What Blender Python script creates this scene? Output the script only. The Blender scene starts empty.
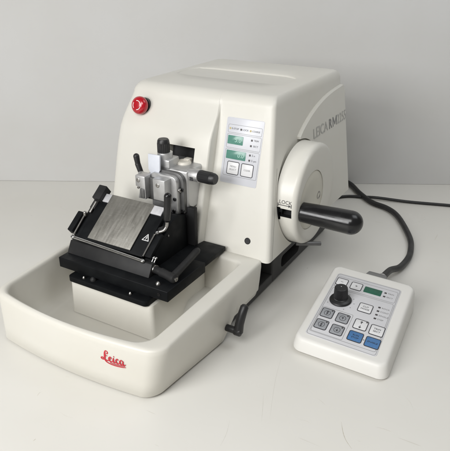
import bpy, bmesh, math, random
from mathutils import Vector, Matrix
random.seed(7)
K = 0.001                      # everything below is written in millimetres
SC = bpy.context.scene
COL = SC.collection
R = math.radians
V = Vector

# ------------------------------------------------------------------ materials
def mat(name, col, rough=.5, metal=0., spec=.5, coat=0., bump=None, var=None, rvar=None):
    m = bpy.data.materials.new(name); m.use_nodes = True
    nt = m.node_tree; b = nt.nodes['Principled BSDF']
    b.inputs['Base Color'].default_value = (*col, 1); b.inputs['Roughness'].default_value = rough
    b.inputs['Metallic'].default_value = metal; b.inputs['Specular IOR Level'].default_value = spec
    b.inputs['Coat Weight'].default_value = coat
    tc = nt.nodes.new('ShaderNodeTexCoord')
    def noise(scale, detail=4, stretch=None):
        n = nt.nodes.new('ShaderNodeTexNoise'); n.inputs['Scale'].default_value = scale
        n.inputs['Detail'].default_value = detail
        if stretch:
            mp = nt.nodes.new('ShaderNodeMapping'); mp.inputs['Scale'].default_value = stretch
            nt.links.new(tc.outputs['Object'], mp.inputs['Vector']); nt.links.new(mp.outputs[0], n.inputs['Vector'])
        else:
            nt.links.new(tc.outputs['Object'], n.inputs['Vector'])
        return n
    if bump:
        sc, st = bump[:2]
        n = noise(sc, 3, bump[2] if len(bump) > 2 else None)
        bp = nt.nodes.new('ShaderNodeBump'); bp.inputs['Strength'].default_value = st
        bp.inputs['Distance'].default_value = .0004
        nt.links.new(n.outputs['Fac'], bp.inputs['Height']); nt.links.new(bp.outputs[0], b.inputs['Normal'])
    if var:
        sc, c2 = var[:2]
        n = noise(sc, 6, var[2] if len(var) > 2 else None)
        rp = nt.nodes.new('ShaderNodeValToRGB'); lo, hi = var[3] if len(var) > 3 else (.35, .65)
        rp.color_ramp.elements[0].position = lo; rp.color_ramp.elements[1].position = hi
        rp.color_ramp.elements[0].color = (*col, 1); rp.color_ramp.elements[1].color = (*c2, 1)
        nt.links.new(n.outputs['Fac'], rp.inputs[0]); nt.links.new(rp.outputs[0], b.inputs['Base Color'])
    if rvar:
        sc, r0, r1 = rvar[:3]
        n = noise(sc, 5, rvar[3] if len(rvar) > 3 else None)
        mr = nt.nodes.new('ShaderNodeMapRange'); mr.inputs['From Min'].default_value = .3; mr.inputs['From Max'].default_value = .7
        mr.inputs['To Min'].default_value = r0; mr.inputs['To Max'].default_value = r1
        nt.links.new(n.outputs['Fac'], mr.inputs['Value']); nt.links.new(mr.outputs[0], b.inputs['Roughness'])
    return m

M = {}
M['paint'] = mat('cream paint', (.68, .668, .618), .38, bump=(1500, .22), var=(9, (.668, .652, .595)), rvar=(30, .33, .44))
M['tray'] = mat('cream moulded plastic', (.675, .66, .605), .36, bump=(1300, .18), var=(11, (.66, .64, .58)), rvar=(25, .3, .44))
M['wheel'] = mat('handwheel paint', (.69, .678, .628), .33, bump=(1500, .14), var=(20, (.68, .665, .61)))
M['hub'] = mat('hub plastic', (.64, .62, .54), .4, bump=(1500, .06))
M['black'] = mat('black anodised metal', (.004, .0045, .0055), .5, spec=.15, bump=(2200, .12), var=(60, (.007, .008, .009)), rvar=(70, .4, .6))
M['graphite'] = mat('dark grey anodised metal', (.016, .016, .017), .5, spec=.25, bump=(2500, .1), var=(50, (.024, .024, .024)))
M['dark'] = mat('black interior', (.004, .004, .005), .7)
M['base'] = mat('dark grey cast base', (.035, .035, .037), .55, bump=(900, .2), var=(60, (.045, .045, .046)))
M['rubber'] = mat('black rubber', (.014, .014, .015), .42, bump=(700, .1), rvar=(60, .36, .5))
M['gloss'] = mat('glossy black plastic', (.008, .008, .009), .2, bump=(400, .05), rvar=(60, .14, .32))
M['alu'] = mat('bead blasted aluminium', (.50, .50, .50), .42, .75, bump=(2500, .15), var=(90, (.55, .55, .55)), rvar=(90, .34, .5))
M['alu2'] = mat('grey aluminium', (.15, .15, .15), .45, .7, bump=(2500, .15), var=(90, (.18, .18, .18)))
M['chrome'] = mat('polished steel', (.72, .72, .72), .16, 1., var=(200, (.6, .6, .6)))
M['steel'] = mat('dull steel', (.45, .44, .42), .3, 1., var=(200, (.36, .35, .34)))
M['blade'] = mat('bright nickel strip', (.68, .68, .70), .38, .3, var=(200, (.60, .60, .62)))
M['cassette'] = mat('pale blue white plate', (.70, .725, .79), .35, .1, var=(140, (.67, .70, .77)))
M['ivory'] = mat('ivory plastic', (.68, .65, .58), .4, bump=(900, .1))
M['red'] = mat('red plastic', (.42, .006, .016), .18, coat=.4, rvar=(60, .14, .26))
M['overlay'] = mat('pale lavender membrane', (.61, .62, .665), .32, var=(40, (.59, .60, .64)))
M['overlayg'] = mat('pale grey membrane', (.62, .62, .64), .36, var=(40, (.60, .60, .62)))
M['ctrl'] = mat('white moulded case', (.74, .73, .70), .42, bump=(1900, .14), var=(15, (.72, .71, .675)))
M['ink'] = mat('dark print', (.03, .03, .035), .5)
M['inkg'] = mat('grey print', (.24, .24, .24), .5)
M['inkl'] = mat('light grey print', (.45, .45, .43), .5)
M['redink'] = mat('red print', (.52, .012, .03), .4)
M['white'] = mat('white print', (.75, .75, .75), .5)
M['key'] = mat('white membrane key', (.72, .72, .73), .36)
M['keyg'] = mat('grey membrane key', (.30, .31, .33), .4, var=(300, (.34, .35, .37)))
M['keyb'] = mat('blue membrane key', (.055, .16, .36), .38, var=(300, (.065, .185, .40)))
M['lcd'] = mat('teal display window', (.095, .25, .20), .2, var=(260, (.115, .275, .225), (1, 1, 1), (.4, .7)))
M['lcdink'] = mat('display digits', (.36, .58, .50), .3)
M['lcdg'] = mat('green display window', (.008, .085, .05), .22, var=(300, (.012, .11, .065)))
M['ledy'] = mat('amber indicator', (.46, .38, .18), .4)
M['leda'] = mat('dark indicator', (.05, .045, .045), .4)
M['conn'] = mat('grey connector shell', (.20, .20, .20), .45, .2, bump=(900, .1))
M['wall'] = mat('painted wall', (.61, .612, .61), .7, bump=(260, .35), var=(3.2, (.575, .57, .555)))
M['seam'] = mat('dark seam', (.26, .255, .235), .7)

def table_mat():
    m = mat('laminate worktop', (.72, .708, .668), .34, bump=(500, .05), var=(5, (.695, .68, .635)), rvar=(9, .26, .44))
    nt = m.node_tree; b = nt.nodes['Principled BSDF']
    src = b.inputs['Base Color'].links[0].from_socket
    tc = [n for n in nt.nodes if n.type == 'TEX_COORD'][0]
    # sparse fine scratches and specks of dirt
    def scratch(rot, sx, sy, scale, lo):
        mp = nt.nodes.new('ShaderNodeMapping'); mp.inputs['Rotation'].default_value = (0, 0, rot); mp.inputs['Scale'].default_value = (sx, sy, 1)
        n = nt.nodes.new('ShaderNodeTexNoise'); n.inputs['Scale'].default_value = scale; n.inputs['Detail'].default_value = 2
        n.inputs['Distortion'].default_value = .4
        nt.links.new(tc.outputs['Object'], mp.inputs[0]); nt.links.new(mp.outputs[0], n.inputs['Vector'])
        r = nt.nodes.new('ShaderNodeValToRGB'); r.color_ramp.elements[0].position = lo; r.color_ramp.elements[1].position = lo + .03
        r.color_ramp.elements[0].color = (0, 0, 0, 1); r.color_ramp.elements[1].color = (1, 1, 1, 1)
        nt.links.new(n.outputs['Fac'], r.inputs[0]); return r.outputs[0]
    for args, c, f in (((R(50), 9, 170, 1.6, .745), (.55, .52, .46), .5), ((R(-38), 120, 8, 1.5, .75), (.55, .52, .46), .4),
                    ((0, 60, 60, 1.2, .78), (.36, .34, .30), .6)):
        s = scratch(*args)
        mx = nt.nodes.new('ShaderNodeMix'); mx.data_type = 'RGBA'
        ml = nt.nodes.new('ShaderNodeMath'); ml.operation = 'MULTIPLY'; ml.inputs[1].default_value = f
        nt.links.new(s, ml.inputs[0]); nt.links.new(ml.outputs[0], mx.inputs['Factor'])
        nt.links.new(src, mx.inputs['A']); mx.inputs['B'].default_value = (*c, 1)
        src = mx.outputs['Result']
    nt.links.new(src, b.inputs['Base Color'])
    return m
M['table'] = table_mat()

def plate_mat():
    m = mat('scratched brushed steel', (.33, .32, .29), .38, .85, var=(30, (.40, .39, .36), (5, 1, 1), (.3, .75)), rvar=(40, .33, .5, (6, 1, 1)), bump=(260, .14, (1.2, 10, 10)))
    nt = m.node_tree; b = nt.nodes['Principled BSDF']; src = b.inputs['Base Color'].links[0].from_socket
    tc = [n for n in nt.nodes if n.type == 'TEX_COORD'][0]
    for rot, st, lo, f in ((R(62), (30, 900, 30), .69, .45), (R(35), (40, 1100, 40), .70, .4), (R(80), (90, 90, 90), .72, .4)):
        mp = nt.nodes.new('ShaderNodeMapping'); mp.inputs['Rotation'].default_value = (0, 0, rot); mp.inputs['Scale'].default_value = st
        n = nt.nodes.new('ShaderNodeTexNoise'); n.inputs['Scale'].default_value = 1.3; n.inputs['Detail'].default_value = 3
        nt.links.new(tc.outputs['Object'], mp.inputs[0]); nt.links.new(mp.outputs[0], n.inputs['Vector'])
        r = nt.nodes.new('ShaderNodeValToRGB'); r.color_ramp.elements[0].position = lo - .08; r.color_ramp.elements[1].position = lo + .04
        r.color_ramp.elements[0].color = (0, 0, 0, 1); r.color_ramp.elements[1].color = (f, f, f, 1)
        nt.links.new(n.outputs['Fac'], r.inputs[0])
        mx = nt.nodes.new('ShaderNodeMix'); mx.data_type = 'RGBA'; nt.links.new(r.outputs[0], mx.inputs['Factor'])
        nt.links.new(src, mx.inputs['A']); mx.inputs['B'].default_value = (.62, .61, .58, 1); src = mx.outputs['Result']
    nt.links.new(src, b.inputs['Base Color'])
    return m
M['plate'] = plate_mat()

# ------------------------------------------------------------------ helpers
def empty(name, label, cat, loc=(0, 0, 0)):
    o = bpy.data.objects.new(name, None); COL.objects.link(o); o.location = V(loc) * K
    o['label'] = label; o['category'] = cat
    o.empty_display_size = .05
    return o
def world_loc(o):
    l = V((0, 0, 0))
    while o: l = l + o.location; o = o.parent
    return l
def link_mesh(name, me, m, parent=None, label=None):
    o = bpy.data.objects.new(name, me); COL.objects.link(o)
    for x in (m if isinstance(m, (list, tuple)) else [m]): me.materials.append(x)
    if parent:
        o.parent = parent
        off = world_loc(parent)
        if off.length > 0: me.transform(Matrix.Translation(-off))
    if label: o['label'] = label
    return o
def obj(name, bm, m, parent=None, smooth=35, label=None, recalc=True):
    """one mesh object from a bmesh in world millimetres"""
    if recalc: bmesh.ops.recalc_face_normals(bm, faces=bm.faces)
    me = bpy.data.meshes.new(name); bm.to_mesh(me); bm.free()
    me.transform(Matrix.Scale(K, 4))
    if smooth:
        for p in me.polygons: p.use_smooth = True
        me.set_sharp_from_angle(angle=R(smooth))
    return link_mesh(name, me, m, parent, label)
def nb(): return bmesh.new()
def bevel(bm, es, w, seg=3):
    if w > 0: bmesh.ops.bevel(bm, geom=es, offset=w, offset_type='OFFSET', segments=seg, profile=.5, affect='EDGES', clamp_overlap=True)
def merge(dst, src):
    me = bpy.data.meshes.new('t'); src.to_mesh(me); src.free(); dst.from_mesh(me); bpy.data.meshes.remove(me)
def box(bm, x0, x1, y0, y1, z0, z1, bev=0, seg=3, T=None):
    b = nb(); bmesh.ops.create_cube(b, size=1)
    for v in b.verts:
        v.co = V((x0 + (v.co.x + .5) * (x1 - x0), y0 + (v.co.y + .5) * (y1 - y0), z0 + (v.co.z + .5) * (z1 - z0)))
    bevel(b, b.edges[:], bev, seg)
    if T: bmesh.ops.transform(b, matrix=T, verts=b.verts)
    merge(bm, b); return bm
def prism(bm, pts, f, a, b_, bev=0, seg=2):
    """polygon pts (p,q) extruded from a to b_, f(p,q,t) -> xyz"""
    b = nb()
    lo = [b.verts.new(f(p, q, a)) for p, q in pts]; hi = [b.verts.new(f(p, q, b_)) for p, q in pts]
    b.faces.new(lo[::-1]); b.faces.new(hi)
    n = len(pts)
    for i in range(n): b.faces.new((lo[i], lo[(i + 1) % n], hi[(i + 1) % n], hi[i]))
    bmesh.ops.recalc_face_normals(b, faces=b.faces)
    bevel(b, b.edges[:], bev, seg)
    merge(bm, b); return bm
XZ = lambda y: None
fx = lambda p, q, t: V((t, p, q))     # polygon in (y,z), extruded along x
fy = lambda p, q, t: V((p, t, q))     # polygon in (x,z), extruded along y
fz = lambda p, q, t: V((p, q, t))     # polygon in (x,y), extruded along z
def frame(d):
    d = V(d).normalized(); a = V((0, 0, 1)) if abs(d.z) < .9 else V((1, 0, 0))
    u = d.cross(a).normalized(); return d, u, d.cross(u).normalized()
def lathe(bm, o, d, prof, seg=40, ribs=None):
    """prof: (distance along d, radius) list, closed at ends where r == 0"""
    o = V(o); d, u, w = frame(d)
    b = nb(); rings = []
    for t, r in prof:
        if r < 1e-6: rings.append([b.verts.new(o + d * t)])
        else:
            ring = []
            for i in range(seg):
                rr = r
                if ribs and ribs[1] <= t <= ribs[2]: rr = r * (1 - ribs[0] * (i % 2))
                a = 2 * math.pi * i / seg
                ring.append(b.verts.new(o + d * t + (u * math.cos(a) + w * math.sin(a)) * rr))
            rings.append(ring)
    for p, q in zip(rings, rings[1:]):
        for i in range(seg):
            j = (i + 1) % seg
            if len(p) == 1 and len(q) == 1: continue
            if len(p) == 1: b.faces.new((p[0], q[i], q[j]))
            elif len(q) == 1: b.faces.new((p[i], q[0], p[j]))
            else: b.faces.new((p[i], q[i], q[j], p[j]))
    for ring, rev in ((rings[0], True), (rings[-1], False)):
        if len(ring) > 1: b.faces.new(ring[::-1] if rev else ring)
    bmesh.ops.recalc_face_normals(b, faces=b.faces)
    merge(bm, b); return bm
def cyl(bm, p0, p1, r0, r1=None, bev=.6, seg=28):
    r1 = r0 if r1 is None else r1; d = V(p1) - V(p0); L = d.length; c = min(bev, r0 * .5, r1 * .5, L * .4)
    return lathe(bm, p0, d, [(0, 0), (0, r0 - c), (c * .3, r0 - c * .3), (c, r0), (L - c, r1), (L - c * .3, r1 - c * .3), (L, r1 - c), (L, 0)], seg)
def capsule(bm, p0, p1, r0, r1, seg=24):
    d = V(p1) - V(p0); L = d.length; pr = []
    for i in range(7):
        a = math.pi / 2 * i / 6; pr.append((-r0 * math.cos(a), r0 * math.sin(a)))
    for i in range(7):
        a = math.pi / 2 * i / 6; pr.append((L + r1 * math.sin(a), r1 * math.cos(a)))
    return lathe(bm, p0, d, pr, seg)
def spline(pts, n=14):
    P = [V(p) for p in pts]; P = [2 * P[0] - P[1]] + P + [2 * P[-1] - P[-2]]; out = []
    for i in range(1, len(P) - 2):
        a, b, c, d = P[i - 1:i + 3]
        for k in range(n):
            t = k / n
            out.append(.5 * ((2 * b) + (c - a) * t + (2 * a - 5 * b + 4 * c - d) * t * t + (3 * b - a - 3 * c + d) * t ** 3))
    out.append(P[-2]); return out
def tube(bm, path, r, seg=16, cap=True):
    path = [V(p) for p in path]; b = nb(); rings = []; u = None
    for i, p in enumerate(path):
        d = (path[min(i + 1, len(path) - 1)] - path[max(i - 1, 0)]).normalized()
        if u is None: _, u, _ = frame(d)
        u = (u - d * u.dot(d)).normalized(); w = d.cross(u)
        rr = r(i / (len(path) - 1)) if callable(r) else r
        rings.append([b.verts.new(p + (u * math.cos(2 * math.pi * k / seg) + w * math.sin(2 * math.pi * k / seg)) * rr) for k in range(seg)])
    for p, q in zip(rings, rings[1:]):
        for i in range(seg): b.faces.new((p[i], q[i], q[(i + 1) % seg], p[(i + 1) % seg]))
    if cap: b.faces.new(rings[0][::-1]); b.faces.new(rings[-1])
    bmesh.ops.recalc_face_normals(b, faces=b.faces)
    merge(bm, b); return bm
def loft(loops, cap0=True, cap1=True):
    b = nb(); rs = [[b.verts.new(p) for p in l] for l in loops]; n = len(rs[0])
    for p, q in zip(rs, rs[1:]):
        for i in range(n): b.faces.new((p[i], p[(i + 1) % n], q[(i + 1) % n], q[i]))
    if cap0: b.faces.new(rs[0][::-1])
    if cap1: b.faces.new(rs[-1])
    return b
def rrect(x0, x1, y0, y1, r, n=5):
    """rounded rectangle, counter-clockwise 2D points"""
    out = []
    for cx, cy, a0 in ((x1 - r, y0 + r, -90), (x1 - r, y1 - r, 0), (x0 + r, y1 - r, 90), (x0 + r, y0 + r, 180)):
        for i in range(n + 1):
            a = R(a0 + 90 * i / n); out.append((cx + r * math.cos(a), cy + r * math.sin(a)))
    return out
def plane_f(o, ux, uy):
    o, ux, uy = V(o), V(ux).normalized(), V(uy).normalized(); n = ux.cross(uy).normalized()
    return lambda p, q, t: o + ux * p + uy * q + n * t
def slab(bm, f, x0, x1, y0, y1, t0, t1, r=1, bev=0): return prism(bm, rrect(x0, x1, y0, y1, r), f, t0, t1, bev)
def outline(bm, f, x0, x1, y0, y1, r, w, t=.25, n=5, t0=-.05):
    """thin printed frame line with real (tiny) thickness"""
    a = rrect(x0, x1, y0, y1, r, n); b_ = rrect(x0 + w, x1 - w, y0 + w, y1 - w, max(r - w, .05), n); b = nb()
    A = [b.verts.new(f(p, q, t)) for p, q in a]; B = [b.verts.new(f(p, q, t)) for p, q in b_]
    A0 = [b.verts.new(f(p, q, t0)) for p, q in a]; B0 = [b.verts.new(f(p, q, t0)) for p, q in b_]
    m = len(A)
    for i in range(m):
        j = (i + 1) % m
        b.faces.new((A[i], A[j], B[j], B[i])); b.faces.new((A0[i], A0[j], A[j], A[i])); b.faces.new((B[i], B[j], B0[j], B0[i]))
    merge(bm, b); return bm
FC = 0
def text_bm(s, size, f, x, y, t=.25, align='LEFT', bold=0., sx=1., shear=0.):
    """lettering as a thin solid; f maps (p,q,t) to space"""
    cu = bpy.data.curves.new('t', 'FONT'); cu.body = s; cu.size = size; cu.align_x = align; cu.align_y = 'CENTER'
    cu.extrude = .05; cu.offset = bold; cu.resolution_u = 4; cu.shear = shear
    o = bpy.data.objects.new('t', cu); COL.objects.link(o)
    dg = bpy.context.evaluated_depsgraph_get(); dg.update()
    me = bpy.data.meshes.new_from_object(o.evaluated_get(dg), depsgraph=dg)
    b = nb(); b.from_mesh(me)
    for v in b.verts: v.co = f(x + v.co.x * sx, y + v.co.y, t + v.co.z)
    bpy.data.objects.remove(o); bpy.data.curves.remove(cu); bpy.data.meshes.remove(me)
    return b
def texts(name, m, parent, items, f, **kw):
    bm = nb()
    for s, size, x, y, al in items: merge(bm, text_bm(s, size, f, x, y, align=al, **kw))
    return obj(name, bm, m, parent, smooth=0)
def boolean(o, bm_cut):
    bmesh.ops.recalc_face_normals(bm_cut, faces=bm_cut.faces)
    me = bpy.data.meshes.new('cut'); bm_cut.to_mesh(me); bm_cut.free(); me.transform(Matrix.Scale(K, 4))
    c = bpy.data.objects.new('cut', me); COL.objects.link(c)
    md = o.modifiers.new('b', 'BOOLEAN'); md.operation = 'DIFFERENCE'; md.object = c; md.solver = 'EXACT'
    dg = bpy.context.evaluated_depsgraph_get(); dg.update()
    nm = bpy.data.meshes.new_from_object(o.evaluated_get(dg), depsgraph=dg)
    o.modifiers.clear(); o.data = nm; bpy.data.objects.remove(c); bpy.data.meshes.remove(me)
    for p in nm.polygons: p.use_smooth = True
    nm.set_sharp_from_angle(angle=R(30))
def hexscrew(name, p, d, r, h, m, parent, dome=False):
    bm = nb()
    if dome: lathe(bm, p, d, [(0, 0), (0, r), (h * .3, r), (h * .7, r * .75), (h, r * .3), (h, 0)], 18)
    else:
        lathe(bm, p, d, [(0, 0), (0, r), (h * .8, r), (h, r * .85), (h, r * .5), (h * .35, r * .45), (h * .35, 0)], 18)
    return obj(name, bm, m, parent)

# ------------------------------------------------------------------ setting
SCRATCHES = [([(241.0, -230.0), (252.0, -254.0), (261.0, -275.0)], 1.0, 'scr'), ([(341.0, -228.0), (348.0, -242.0), (355.0, -252.0), (365.0, -261.0)], 1.7, 'stain'), ([(302.0, -205.0), (309.0, -208.0), (315.0, -211.0)], 1.0, 'scr'), ([(238.0, -330.0), (235.0, -312.0), (228.0, -291.0)], 0.8, 'scr'), ([(227.0, -144.0), (242.0, -197.0), (257.0, -239.0), (268.0, -267.0)], 0.6, 'scr'), ([(377.0, -216.0), (387.0, -214.0), (396.0, -214.0)], 0.8, 'stain'), ([(3.0, -375.0), (1.0, -370.0), (2.0, -367.0)], 1.6, 'scr'), ([(54.0, -429.0), (54.0, -427.0), (54.0, -425.0)], 1.6, 'stain'), ([(298.0, -249.0), (305.0, -247.0), (312.0, -249.0)], 0.7, 'scr'), ([(366.0, -246.0), (370.0, -246.0)], 1.2, 'scr'), ([(392.0, -146.0), (402.0, -155.0), (410.0, -168.0)], 0.6, 'scr'), ([(47.0, -381.0), (58.0, -382.0), (67.0, -380.0)], 0.6, 'scr'), ([(383.0, 6.0), (395.0, -9.0)], 0.7, 'scr'), ([(-424.0, 8.0), (-415.0, 7.0)], 1.5, 'scr'), ([(-401.0, 70.0), (-397.0, 73.0)], 1.5, 'stain')]
bm = nb(); box(bm, -2200, 2200, -1500, 2200, -40, 0, 2)
o = obj('table_top', bm, M['table']); o['kind'] = 'structure'; table = o
def scratch(pts, w, m):
    S = spline([(p[0], p[1], 0) for p in pts], 6); b = nb(); A = []
    for i, p in enumerate(S):
        d = (S[min(i + 1, len(S) - 1)] - S[max(i - 1, 0)]).normalized(); n_ = V((-d.y, d.x, 0)); k = i / (len(S) - 1)
        ww = w * (.15 + .85 * math.sin(math.pi * min(1, max(0, k)))) * random.uniform(.6, 1.2) / 2
        A.append([b.verts.new(p + n_ * ww + V((0, 0, -.2))), b.verts.new(p + n_ * ww + V((0, 0, .04))), b.verts.new(p - n_ * ww + V((0, 0, .04))), b.verts.new(p - n_ * ww + V((0, 0, -.2)))])
    for p, q in zip(A, A[1:]):
        for k in range(3): b.faces.new((p[k], q[k], q[k + 1], p[k + 1]))
    obj('scratch', b, m, table, 0)
M['scr'] = mat('scratch in laminate', (.60, .58, .53), .5); M['stain'] = mat('brown scuff', (.50, .465, .39), .5)
for P_, w_, m_ in SCRATCHES: scratch(P_, w_ * .45, M[m_])
wdir = V((941, 517, 0)).normalized(); wn = V((-wdir.y, wdir.x, 0)); wp = V((-167, 375, 0)) + wn * 2
Tw = Matrix(((wdir.x, wn.x, 0, wp.x), (wdir.y, wn.y, 0, wp.y), (0, 0, 1, 0), (0, 0, 0, 1)))
bm = nb(); box(bm, -1700, 1700, 0, 30, .5, 1500, 0, T=Tw)
o = obj('wall', bm, M['wall']); o['kind'] = 'structure'

# ------------------------------------------------------------------ microtome
MT = empty('microtome', 'cream rotary microtome with red stop button, handwheel and control panel, standing on the table', 'microtome', (8, 95, 0))
yf = lambda z: -40 + (z - 185) * .26
XS = 52.5; ZT = 310.; ZB = 82.
def prot(z):
    t = min(1, max(0, (306 - z) / 66)); return 19 * (t * t * (3 - 2 * t))
xr = lambda z: 138 + (305 - z) * .118
xl = lambda z: -126 - max(0, 120 - z) * .03 + max(0, (z - 195)) ** 2 * .0010
yb = lambda z: 262 + (305 - z) * .05
def body_loop(z, i=0., zr=None):
    """outline of the housing at height z, pulled in by fraction i of the top fillet"""
    zc = z if zr is None else zr
    L = xl(zc) + i * 10; Rr = xr(zc) - i * 8; F = yf(zc) + i * 19; B = yb(zc) - i * 12; p = prot(zc) * (1 - i)
    P = []
    rl, rr = 16, 7
    FL = F - p
    for k in range(8):
        a = R(180 + 90 * k / 7); P.append((L + rl + rl * math.cos(a), FL + rl + rl * math.sin(a)))
    for k in range(1, 6): P.append((L + rl + (XS - 4 - L - rl) * k / 6, FL))
    for k in range(5):                                    # convex shoulder
        a = R(-90 + 75 * k / 4); q = min(3.5, p * .5); P.append((XS - 3.5 + q * math.cos(a), FL + q + q * math.sin(a)))
    P.append((XS, F - p * .12)); P.append((XS + .8, F - p * .02)); P.append((XS + 2.2, F))
    for k in range(1, 7): P.append((XS + 2.2 + (Rr - rr - XS - 2.2) * k / 7, F))
    for k in range(6):
        a = R(-90 + 90 * k / 5); P.append((Rr - rr + rr * math.cos(a), F + rr + rr * math.sin(a)))
    for k in range(1, 8): P.append((Rr, F + rr + (B - 12 - F - rr) * k / 8))
    for k in range(5):
        a = R(90 * k / 4); P.append((Rr - 12 + 12 * math.cos(a), B - 12 + 12 * math.sin(a)))
    for k in range(1, 7): P.append((Rr - 12 + (L + 12 - Rr + 12) * k / 7, B))
    for k in range(5):
        a = R(90 + 90 * k / 4); P.append((L + 12 + 12 * math.cos(a), B - 12 + 12 * math.sin(a)))
    for k in range(1, 8): P.append((L, B - 12 + (FL + rl - B + 12) * k / 8))
    return [V((x, y, z)) for x, y in P]
loops = [body_loop(ZB)]
loops += [body_loop(z) for z in (84, 92, 105, 120, 140, 160, 180, 200, 220, 235, 245, 255, 265, 272, 279, 285, 290, 294)]
for k in range(1, 9):
    a = R(90 * k / 8); loops.append(body_loop(294 + 16 * math.sin(a), 1 - math.cos(a), 294 + 6 * k / 8))
last = loops[-1]
# the top: flat rim, then a shallow ramped tray ending in a step at its back
cen = V((3.5, 118, ZT)); hx, hy = 100., 40.
def to_rr(v, hx, hy, z):
    d = V((v.x - cen.x, v.y - cen.y)); n = 7
    dx, dy = d.x / hx, d.y / hy; s = (abs(dx) ** n + abs(dy) ** n) ** (-1 / n)
    return V((cen.x + d.x * s, cen.y + d.y * s, z))
mid = [p.lerp(to_rr(p, hx, hy, ZT), .55) for p in last]
r0 = [to_rr(p, hx + 1.2, hy + 1.2, ZT) for p in last]
r1 = [to_rr(p, hx, hy, ZT - .6) for p in last]
ramp = lambda y: ZT - .6 - 1.7 * max(0, min(1, (y - (cen.y - hy)) / (2 * hy)))
r2 = [to_rr(p, hx - 1.6, hy - 1.6, 0) for p in last]; r2 = [V((p.x, p.y, ramp(p.y))) for p in r2]
r3 = [to_rr(p, hx - 5, hy - 5, 0) for p in last]; r3 = [V((p.x, p.y, ramp(p.y) - .2)) for p in r3]
b = loft(loops + [mid, r0, r1, r2, r3])
housing = obj('housing', b, M['paint'], None, 40)
# cut the head slot and the handwheel pocket
c = nb(); box(c, -21, 27.5, -130, -18, 82, 231, 0)
boolean(housing, c)
c = nb(); cyl(c, (147, 55, 154), (230, 55, 154), 82.5, bev=0, seg=72)
boolean(housing, c)
housing.parent = MT; housing.data.transform(Matrix.Translation(-world_loc(MT)))
bm = nb(); prism(bm, [(yf(82.6) - 4, 82.6), (yf(230.6) - 4, 230.6), (yf(230.6) - 1, 230.6), (yf(82.6) - 1, 82.6)], fx, -20.7, 27.2)
obj('slot_cover', bm, M['dark'], MT)
# parting line beside the front column
bm = nb(); b = nb(); A = []
for z in range(84, 220, 8):
    y = yf(z) + 11.5 + (z - 84) * .03
    A.append([b.verts.new((xr(z) + .12, y - .35, z)), b.verts.new((xr(z) + .12, y + .35, z)), b.verts.new((xr(z) - .5, y + .35, z)), b.verts.new((xr(z) - .5, y - .35, z))])
for p, q in zip(A, A[1:]):
    for k in range(4): b.faces.new((p[k], p[(k + 1) % 4], q[(k + 1) % 4], q[k]))
merge(bm, b); obj('panel_seam', bm, M['seam'], MT, 0)
# lower side cover with its curved ledge
top = [(p.x, p.y) for p in spline([(58, 240, 0), (72, 248.5, 0), (90, 257, 0), (112, 265.5, 0), (140, 273.5, 0), (170, 279.5, 0), (205, 283.5, 0), (252, 286, 0)], 6)]
cov = [(58, 86)] + top + [(258, 284), (261, 278), (269, 86)]
b = nb()
ins = [b.verts.new((xr(z) - 1.0, y, z)) for y, z in cov]
mid_ = [b.verts.new((xr(z) + 3.0, y, z)) for y, z in cov]
cy = V((160, 170))
sh = [V((y, z)) + (cy - V((y, z))).normalized() * 2.2 for y, z in cov]
out_ = [b.verts.new((xr(p.y) + 5, p.x, p.y)) for p in sh]
n = len(cov)
for A, B in ((ins, mid_), (mid_, out_)):
    for i in range(n): b.faces.new((A[i], A[(i + 1) % n], B[(i + 1) % n], B[i]))
b.faces.new(out_); b.faces.new(ins[::-1])
bmesh.ops.triangulate(b, faces=[f for f in b.faces if len(f.verts) > 4])
cover = obj('side_cover', b, M['paint'], None, 25)
c = nb(); cyl(c, (143, 55, 154), (230, 55, 154), 82.5, bev=0, seg=72)
boolean(cover, c)
cover.parent = MT; cover.data.transform(Matrix.Translation(-world_loc(MT)))
fs = plane_f((xr(220) + 5.0, 0, 220), (0, 1, 0), (-.118, 0, 1))
def side_txt(s, y0, y1, h, m, bold):
    b = text_bm(s, 10, lambda p, q, t: V((p, q, t)), 0, 0, bold=bold)
    xs = [v.co.x for v in b.verts]; ys = [v.co.y for v in b.verts]; a0, a1, b0, b1 = min(xs), max(xs), min(ys), max(ys)
    for v in b.verts:
        y = y0 + (v.co.x - a0) / (a1 - a0) * (y1 - y0); z = 3.5 + (v.co.y - b0) / (b1 - b0) * h
        v.co = fs(y, z, .22 + v.co.z)
    obj('lettering', b, m, cover, 0)
side_txt('LEICA', 110, 172, 16.5, M['inkl'], 0)
side_txt('R', 179, 192, 16.5, M['inkg'], .1)
bm = nb(); zb = 220.5 - 220; mz = lambda q: q + 3.5
P = [(195.5, 0), (199, 0), (199, 10.5), (204.5, 2.2), (207, 2.2), (212.5, 10.5), (212.5, 0), (216, 0), (216, 16.5), (212.3, 16.5), (205.75, 6.2), (199.2, 16.5), (195.5, 16.5)]
prism(bm, [(p, mz(q)) for p, q in P], fs, .1, .27)
obj('lettering', bm, M['inkg'], cover, 0)

for k, ch in enumerate('2255'): side_txt(ch, 219 + k * 11.2, 227.6 + k * 11.2, 16.5, M['inkl'], 0)

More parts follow.
